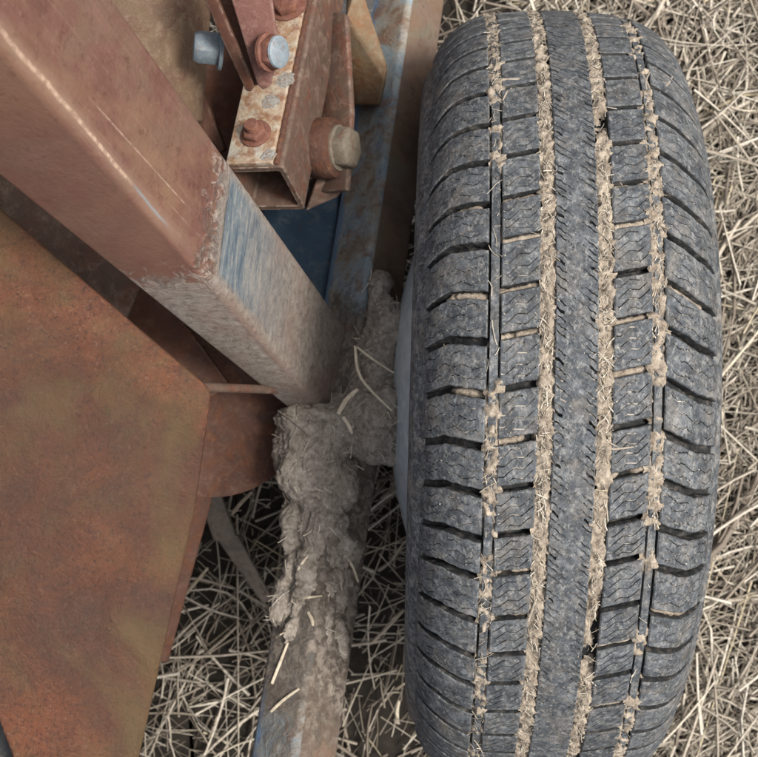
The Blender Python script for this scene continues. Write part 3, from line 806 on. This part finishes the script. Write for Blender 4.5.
# packed mud in the grooves
def mud_strip(tc, hw, dens, base=.0018, amp=.0035, seed=0, nt=10):
    nu = 1700
    v = np.zeros(((nu) * (nt + 1), 3)); ok = np.zeros((nu, nt + 1), bool)
    for i in range(nu):
        th = 2 * math.pi * i / nu; thd = math.degrees(th); thd = thd - 360 if thd > 180 else thd
        dd = dens(thd)
        cl = fbm(Vector((math.cos(th) * 9 + seed, math.sin(th) * 9, seed * 1.7)), 3)
        for k in range(nt + 1):
            q = -1 + 2 * k / nt
            p = Vector((math.cos(th) * RT, math.sin(th) * RT, q * hw + seed))
            e = 1 + .42 * fbm(p * 110, 3) + .25 * fbm(p * 330, 2)
            t = tc + q * hw * e
            d = base + amp * (q * q) * .3 - fbm(p * 150, 4) * .0036 - fbm(p * 560, 2) * .0016
            lim = dd + cl * .9 + fbm(p * 90, 2) * .35
            dep = d + max(0, (.0 - lim)) * .016
            ok[i, k] = dep < .0075
            v[i * (nt + 1) + k] = surf(t, th * RT, dep)
    f = []
    for i in range(nu):
        j = (i + 1) % nu
        for k in range(nt):
            if ok[i, k] or ok[j, k] or ok[i, k + 1] or ok[j, k + 1]:
                f.append((i * (nt + 1) + k, i * (nt + 1) + k + 1, j * (nt + 1) + k + 1, j * (nt + 1) + k))
    return v, f
def ramp1(x, pts):
    for (a, ya), (b, yb) in zip(pts, pts[1:]):
        if a <= x <= b: return ya + (yb - ya) * (x - a) / (b - a)
    return pts[0][1] if x < pts[0][0] else pts[-1][1]
strips = [
    (-.0193, .0061, lambda a: ramp1(a, [(-180, .2), (-60, .2), (-40, .25), (-20, .2), (-16, 1), (36, 1), (44, .5), (50, .2), (75, .2)]), .0012, 1),
    (.0193, .006, lambda a: ramp1(a, [(-180, .2), (-60, .1), (-42, .35), (-30, .0), (-9, .1), (-5, 1), (28, 1), (33, .0), (38, .0), (41, .7), (75, .2)]), .0012, 2),
    (.0535, .0066, lambda a: ramp1(a, [(-60, .05), (-45, -.1), (-16, -.2), (-13, .6), (-6, .6), (-3, -.15), (5, -.15), (8, 1), (24, 1), (30, .2), (33, -.2), (38, .7), (42, -.15)]), .0010, 3),
    (-.0535, .0062, lambda a: ramp1(a, [(-60, .2), (-30, .05), (-24, .55), (-18, -.05), (-14, -.1), (-10, .5), (-6, .05), (0, -.12), (10, -.12), (35, -.15), (42, .3), (46, .6), (60, .6)]), .0012, 4),
]
for tc, hw, dn, bs, sd_i in strips:
    v, f = mud_strip(tc, hw, dn, bs, .0035, sd_i * 3.7)
    me = bpy.data.meshes.new('packed_mud'); me.from_pydata(v.tolist(), [], f)
    bm = bmesh.new(); bm.from_mesh(me); bmesh.ops.delete(bm, geom=[q for q in bm.verts if not q.link_faces], context='VERTS'); bm.to_mesh(me); bm.free()
    finish(me, 80); wpart('packed_mud', me, [M['tanmud']])['kind'] = 'stuff'
# mud in the cross grooves: small ragged ridges
v, f = [], []
def cross_mud(t0, t1, cfn, w, fillfn, seed):
    b0 = len(v); nu, nv = 5, 22
    for i in range(nv + 1):
        t = t0 + (t1 - t0) * i / nv
        for k in range(nu + 1):
            q = -1 + 2 * k / nu; p = Vector((t * 300, q * 2 + seed * 3.1, seed))
            d = fillfn(i / nv) + .0022 * q * q - .0011 * fbm(p * .35, 3) - .0006 * fbm(p * 2.3, 2)
            v.append(surf(t, cfn(t) + q * w * (.95 + .4 * fbm(Vector((t * 420, seed * 2.3, 7)), 2)), max(.0004, d + max(0, -.25 - fbm(Vector((t * 60, seed * 1.9, 3)), 2)) * .02)))
    for i in range(nv):
        for k in range(nu):
            a = b0 + i * (nu + 1) + k; f.append((a, a + 1, a + nu + 2, a + nu + 1))
gg = random.Random(77)
for k in range(NP):
    thd = math.degrees(start[k] / RT); thd = thd - 360 if thd > 180 else thd
    if abs(thd) > 80: continue
    for side in (-1, 1):
        tm = side * (RIB[0] + RIB[1]) / 2; sl = .2 if side < 0 else .24; ph = (.0 if side < 0 else .012) + .006
        if gg.random() < (.75 if -12 < thd < 25 else .3):
            dep = gg.uniform(.0022, .005)
            cross_mud(tm - .0125, tm + .0125, lambda t: start[k] + ph + sl * (t - tm), .0026, lambda x, dep=dep: dep, k + side * .4)
        ph = 0 if side < 0 else .012; r_in = gg.uniform(.3, .8)
        if gg.random() < .35:
            dep = gg.uniform(.003, .006)
            if side < 0:
                sh = lambda t: -.10 * (t + .06) - .9 * max(0, -t - .088) * .35
                cross_mud(-.095, -.06, lambda t: start[k] + ph + sh(t), .003, lambda x, dep=dep, r=r_in: dep + .003 * abs(x - r), k + 11)
            else:
                sh = lambda t: -.42 * (t - .06) + .28 * max(0, t - .085)
                cross_mud(.06, .097, lambda t: start[k] + ph + sh(t), .003, lambda x, dep=dep, r=r_in: dep + .003 * abs(x - r), k + 17)
me = bpy.data.meshes.new('packed_mud'); me.from_pydata(v, [], f); finish(me, 80)
wpart('packed_mud', me, [M['tanmud']])['kind'] = 'stuff'
# chaff fibres stuck in the packed mud
nb = 3200
gth = np.radians(rng.uniform(-70, 75, nb)); tsel = rng.choice([-.0193, -.0193, .0193, .0193, .0535, -.0535], nb) + rng.normal(0, .0028, nb)
keep = []
for a, t in zip(gth, tsel):
    j = int(np.argmin([abs(t - q[0]) for q in strips])); keep.append(strips[j][2](math.degrees(a)) + rng.normal(0, .25) > .15)
gth, tsel = gth[np.array(keep)], tsel[np.array(keep)]
nb = len(gth)
pp = np.array([surf(t, a * RT, .0006) for t, a in zip(tsel, gth)])
ln = np.clip(rng.lognormal(-5.2, .5, nb), .002, .02); wd = rng.uniform(.0003, .0012, nb)
az = np.pi / 2 + rng.normal(0, .7, nb)
vv, ff = stems(pp[:, 0], np.zeros(nb), np.zeros(nb), ln, wd, az, rng.normal(0, .12, nb), rng.normal(0, .25, nb), 9)
vv = vv.reshape(nb, -1, 3)
for i in range(nb):
    c, s2 = math.cos(gth[i]), math.sin(gth[i]); r = math.hypot(pp[i, 1], pp[i, 2])
    y = vv[i, :, 1].copy(); z = vv[i, :, 2] + r
    vv[i, :, 1] = y * c + z * s2; vv[i, :, 2] = -y * s2 + z * c
wpart('chaff_fibres', np_mesh('chaff_fibres', vv.reshape(-1, 3), ff), [M['straw']])['kind'] = 'stuff'

# rim: barrel, rolled lip standing proud on the frame side, disc, hub
rp = [(.0935, .197), (.0985, .2), (.1, .195), (.098, .185), (.085, .172), (.03, .165), (-.06, .165), (-.085, .172), (-.092, .183), (-.0945, .192), (-.0975, .1985), (-.101, .199), (-.1025, .195), (-.101, .19), (-.097, .182), (-.092, .172), (-.085, .163), (-.06, .157), (.03, .157), (.085, .165)]
v, f = revolve(rp, 160, True)
def rimpart(name, me, mat, parent):
    o = bpy.data.objects.new(name, me); COL.objects.link(o); me.materials.append(mat)
    o.parent = parent
    return o
RIM = rimpart('rim', pd('rim', v, f, 50), M['galv'], WHEEL)
RIM.matrix_parent_inverse = TYRE.matrix_parent_inverse; RIM.matrix_basis = WM
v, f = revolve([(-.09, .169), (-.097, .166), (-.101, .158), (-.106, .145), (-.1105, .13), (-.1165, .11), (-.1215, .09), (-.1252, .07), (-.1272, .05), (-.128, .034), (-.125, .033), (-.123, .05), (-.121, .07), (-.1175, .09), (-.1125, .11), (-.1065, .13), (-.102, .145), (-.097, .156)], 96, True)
s = NT('galvanised_disc_with_shade')
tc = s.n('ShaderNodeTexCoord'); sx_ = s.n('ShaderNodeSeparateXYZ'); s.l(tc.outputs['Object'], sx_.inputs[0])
dm = s.ramp(s.math('ADD', s.math('ADD', sx_.outputs[0], .111), s.math('MULTIPLY', s.math('SUBTRACT', s.noise(70, 6, .7), .5), .006)), [(.0, 0), (.0035, 1)])  # brown band towards the tyre paints the shadow gap into the disc
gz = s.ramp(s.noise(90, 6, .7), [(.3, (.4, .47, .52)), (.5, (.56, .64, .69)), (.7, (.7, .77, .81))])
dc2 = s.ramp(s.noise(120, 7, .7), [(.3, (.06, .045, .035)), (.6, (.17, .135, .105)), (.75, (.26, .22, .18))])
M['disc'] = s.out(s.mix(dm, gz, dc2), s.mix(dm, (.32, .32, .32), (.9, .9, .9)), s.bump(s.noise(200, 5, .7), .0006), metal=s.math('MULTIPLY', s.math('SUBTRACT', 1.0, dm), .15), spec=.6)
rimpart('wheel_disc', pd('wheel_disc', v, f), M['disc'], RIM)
v, f = revolve([(.05, .0005), (.05, .025), (.045, .03), (-.02, .032), (-.025, .06), (-.036, .06), (-.04, .036), (-.14, .032), (-.145, .028), (-.145, .0005)], 48)
rimpart('hub', pd('hub', v, f), M['darkrust'], RIM)

# spindle: short stub from the beam to the hub, part of the frame
sA = P(350, 428, .335); sB = AX + Vector((-.135, .135 * math.tan(-YAW), 0))
lathe('spindle', [(.026, 0), (.026, (sB - sA).length)], M['darkrust'], ROOT, frame_at(sA, sB - sA), 32)

# ------------------------------------------------------------------ mud lumps on the frame
def clump(name, balls, label, vox=.0022, amp=.006, mat=None):
    bm = bmesh.new()
    for (px, py, z, rx, ry, rz, rot) in balls:
        c = P(px, py, z)
        bmesh.ops.create_icosphere(bm, subdivisions=3, radius=1, matrix=Matrix.Translation(c) @ Matrix.Rotation(rot, 4, 'Z') @ Matrix.Diagonal((rx, ry, rz, 1)))
    me = bpy.data.meshes.new(name); bm.to_mesh(me); bm.free()
    o = bpy.data.objects.new(name, me); COL.objects.link(o)
    md = o.modifiers.new('r', 'REMESH'); md.mode = 'VOXEL'; md.voxel_size = vox
    dg = bpy.context.evaluated_depsgraph_get(); me2 = bpy.data.meshes.new_from_object(o.evaluated_get(dg))
    o.modifiers.clear(); o.data = me2
    nv = len(me2.vertices); no = np.zeros(nv * 3, np.float32); me2.vertex_normals.foreach_get('vector', no); no = no.reshape(-1, 3)
    for i, vx in enumerate(me2.vertices):
        p = vx.co
        fold = 1 - abs(noise.noise(Vector((p.x * 55, p.y * 120, p.z * 60)) + Vector((fbm(p * 30, 2), fbm(p * 33, 2), 0)) * 1.3)) * 2
        lay = abs(noise.noise(Vector((p.x * 90, p.y * 260, p.z * 90)) + Vector((fbm(p * 60, 2), fbm(p * 50, 3) * 2, 0))))
        d = amp * (1.25 * fbm(p * 30, 2) + .3 * fold - 1.1 * max(0, .24 - lay) + .26 * fbm(p * 240, 3)) - amp * .15
        vx.co = p + Vector(no[i]) * d
    finish(me2, 180)
    me2.materials.clear(); me2.materials.append(mat or M['mud'])
    return tag(o, label, 'mud')
def beamtop(py):
    k = (756.5 - py) / 755.7; return .429 + (.242 - .429) * k + .03
balls = [(312, 418, .392, .034, .014, .026, 0), (338, 420, .39, .024, .016, .026, 0), (318, 440, .388, .034, .030, .028, 0), (311, 470, .392, .032, .032, .03, .1), (300, 458, .38, .024, .03, .028, 0), (335, 484, .385, .024, .03, .024, 0)]
gm = random.Random(4)
for py in range(496, 640, 7):
    k = (py - 496) / 140
    cxp = 326 - (py - 496) * .135 + 3 * math.sin(py * .07)
    for q in range(3):
        wob_ = gm.uniform(-1, 1)
        if k > .6 and gm.random() < (k - .6): continue
        th_ = (.022 - .018 * k) * gm.uniform(.75, 1.25)
        balls.append((cxp + (-15, 0, 15)[q] + 4 * wob_, py + gm.uniform(-5, 5), beamtop(py) - .004 - abs(q - 1) * .011 - .002 * k, (.0145 + .006 * gm.random()), .013 + .012 * gm.random(), th_, gm.random()))
MC1 = clump('mud_clump', balls, 'thick crust of dried grey brown mud caked along the beam below the post', .0018, .0052)
MC2 = clump('mud_clump', [(374, 438, .395, .026, .024, .03, 0), (352, 432, .385, .024, .02, .03, 0), (366, 410, .385, .026, .024, .03, 0), (384, 420, .40, .02, .028, .03, 0), (388, 448, .39, .014, .014, .02, 0), (378, 378, .375, .022, .034, .03, 0), (382, 335, .37, .018, .036, .03, -.2), (376, 300, .36, .010, .026, .024, -.3), (392, 350, .37, .014, .03, .03, -.2), (366, 388, .37, .022, .026, .028, 0), (350, 412, .375, .022, .022, .028, 0)],
      'rough brown mud packed between the post foot and the wheel rim', .0018, .006)
# chaff worked into the mud
for mc in (MC1, MC2):
    me = mc.data; nv = len(me.vertices); co = np.zeros(nv * 3, np.float32); me.vertices.foreach_get('co', co); co = co.reshape(-1, 3)
    no = np.zeros(nv * 3, np.float32); me.vertex_normals.foreach_get('vector', no); no = no.reshape(-1, 3)
    idx = np.where(no[:, 2] > .25)[0]; idx = rng.choice(idx, 130)
    c = co[idx] + no[idx] * .0003; nb = len(idx)
    vv, ff = stems(c[:, 0], c[:, 1], c[:, 2], np.clip(rng.lognormal(-4.6, .6, nb), .003, .03), rng.uniform(.0004, .0016, nb), rng.random(nb) * 6.28, rng.normal(0, .08, nb), rng.normal(0, .4, nb), 21)
    link('chaff', np_mesh('chaff', vv, ff), M['straw'], mc)['kind'] = 'stuff'

# weathered tine lying in the shaded straw
a0, a1, a2 = P(205, 480, .10), P(226, 540, .075), P(268, 602, .045)
hull('tine', [a0 + Vector((sx * .012, 0, sz * .007)) for sx in (-1, 1) for sz in (-1, 1)] + [a1 + Vector((sx * .013, 0, sz * .007)) for sx in (-1, 1) for sz in (-1, 1)], M['bark'], None, .002)
tn = bpy.data.objects['tine']
o2 = hull('tip', [a1 + Vector((sx * .0128, .006, sz * .0068)) for sx in (-1, 1) for sz in (-1, 1)] + [a2 + Vector((sx * .007, 0, sz * .004)) for sx in (-1, 1) for sz in (-1, 1)], M['bark'], tn, .002)
tag(tn, 'weathered grey tine lying in the shaded straw beside the beam', 'tine')

# ------------------------------------------------------------------ single stems that lie on the machine
bpy.context.view_layer.update()
dg = bpy.context.evaluated_depsgraph_get()
def hit(px, py, lift):
    d = (CW @ Vector(((px - CX) / F, -(py - CY) / F, -1.0))).normalized()
    ok, loc, nr, *_ = scene.ray_cast(dg, CAM, d)
    return (loc - d * lift) if ok else P(px, py, .05)
def stem(pix, wd, label, group, lift=.002, mat='palestraw', flat=.45, zs=None):
    pts = [hit(px, py, lift) if zs is None else P(px, py, z) for (px, py), z in zip(pix, zs or [0] * len(pix))]
    # smooth path
    path = []
    for i in range(len(pts) - 1):
        p0, p1, p2, p3 = pts[max(i - 1, 0)], pts[i], pts[i + 1], pts[min(i + 2, len(pts) - 1)]
        for k in range(5):
            t = k / 5; path.append(.5 * ((2 * p1) + (p2 - p0) * t + (2 * p0 - 5 * p1 + 4 * p2 - p3) * t * t + (3 * p1 - p0 - 3 * p2 + p3) * t ** 3))
    path.append(pts[-1])
    bm = bmesh.new(); prev = None; N = len(path)
    for i, p in enumerate(path):
        d = (path[min(i + 1, N - 1)] - path[max(i - 1, 0)]).normalized()
        sx = d.cross(Vector((0, 0, 1))).normalized(); sy = sx.cross(d)
        w2 = wd / 2 * (.55 + .45 * math.sin(math.pi * min(1, .25 + .75 * i / N)))
        ring = [bm.verts.new(p + sx * w2 * math.cos(R_(60 * k)) + sy * w2 * flat * math.sin(R_(60 * k))) for k in range(6)]
        if prev:
            for k in range(6): bm.faces.new([prev[k], prev[(k + 1) % 6], ring[(k + 1) % 6], ring[k]])
        else: bm.faces.new(ring)
        prev = ring
    bm.faces.new(prev)
    o = link('straw_stem', bm_mesh(bm, 'straw_stem', 60), M[mat])
    tag(o, label, 'straw', group)
G1 = 'straw stems on the tyre'
for pix, wd, lab in (([(494, 79), (515, 79), (538, 78)], .0024, 'straight straw stem lying crosswise over a rib block from the rim side groove'),
                     ([(541, 385), (552, 394), (566, 402)], .002, 'straw stem slanting from a muddy groove onto the smooth centre rib'),
                     ([(597, 448), (615, 449), (634, 447)], .002, 'straight straw stem across a rib block, touched by a curled stem'),
                     ([(600, 430), (606, 440), (618, 447)], .0014, 'curled straw stem springing out of the packed groove mud'),
                     ([(528, 622), (534, 606), (538, 592)], .0026, 'thick straw stem lying along a muddy groove beside the centre rib'),
                     ([(660, 92), (668, 84), (676, 70)], .002, 'lone straw stem on an outer shoulder block beside two crossed stems'),
                     ([(442, 335), (444, 345), (440, 352)], .0012, 'tiny bent straw bit on a shoulder block above the rim'),
                     ([(640, 70), (648, 84), (652, 96)], .0022, 'one of two crossed straw stems in the outer groove'),
                     ([(648, 96), (646, 82), (650, 72)], .0018, 'one of two crossed straw stems in the outer groove'),
                     ([(503, 100), (507, 92), (512, 88)], .0018, 'short straw bit on a rib block below a straight stem'),
                     ([(474, 740), (480, 748), (484, 757)], .0014, 'thin straw stem lying along the rim side groove')):
    stem(pix, wd * .62, lab, G1, .0004, 'straw', .3)
G2 = 'straw stems on the beam'
for pix, wd, lab in (([(272, 684), (280, 664), (288, 643)], .0042, 'straight pale straw stem on the beam just below the mud crust'),
                     ([(271, 712), (284, 700), (299, 689)], .004, 'pale straw stem slanting across the bare lower end of the beam'),
                     ([(270, 602), (295, 599), (322, 596)], .003, 'long straw stem lying straight across the mud crust on the beam'),
                     ([(265, 645), (275, 638), (286, 632)], .003, 'straw stem overhanging the beam edge at the end of the mud crust'),
                     ([(308, 612), (312, 620), (313, 626)], .004, 'short stubby straw bit in the mud crust below the long cross stem'),
                     ([(258, 586), (266, 594), (273, 602)], .003, 'straw stem hanging off the beam edge towards the grey tine'),
                     ([(312, 478), (318, 496), (328, 508)], .0016, 'thin curved straw fibre on the thickest mud lump'),
                     ([(345, 556), (352, 566), (358, 582)], .004, 'straw stem on the mud flank of the beam facing the wheel'),
                     ([(298, 570), (303, 562), (308, 556)], .003, 'short straw bit on the mud crust above the long cross stem')):
    stem(pix, wd * .7, lab, G2, .0006, 'palestraw', .3)
for pix, wd, lab in (([(355, 346), (361, 378), (392, 411)], .0036, 'curled pale straw leaf arching over the mud beside the rim'), ([(338, 414), (347, 399), (358, 389)], .006, 'broad pale leaf bit at the foot of the post'), ([(357, 347), (374, 360), (394, 373)], .003, 'thin straw blade leaning from the post to the rim'), ([(343, 417), (349, 426), (352, 434)], .0045, 'short pale leaf hanging in the mud gap')):
    zs = [hit(*p, .004).z for p in pix]; zs = [max(zs) + .006] * len(zs)
    stem(pix, wd * .62, lab, None, zs=zs, flat=.3)
for pix, wd, lab in (([(371, 644), (388, 627), (404, 610)], .004, 'long pale straw stem leaning towards the tyre between beam and wheel'),
                     ([(184, 596), (196, 582), (208, 568)], .0045, 'pale straw stem standing clear beside the rusty plate edge'),
                     ([(232, 514), (241, 503), (252, 492)], .005, 'pale straw stem crossing beside the top of the grey tine'),
                     ([(392, 560), (400, 548), (410, 536)], .003, 'thin straw stem leaning under the wheel rim')):
    stem(pix, wd * .8, lab, 'stems in the shaded litter', zs=[.09, .10, .11], flat=.4)
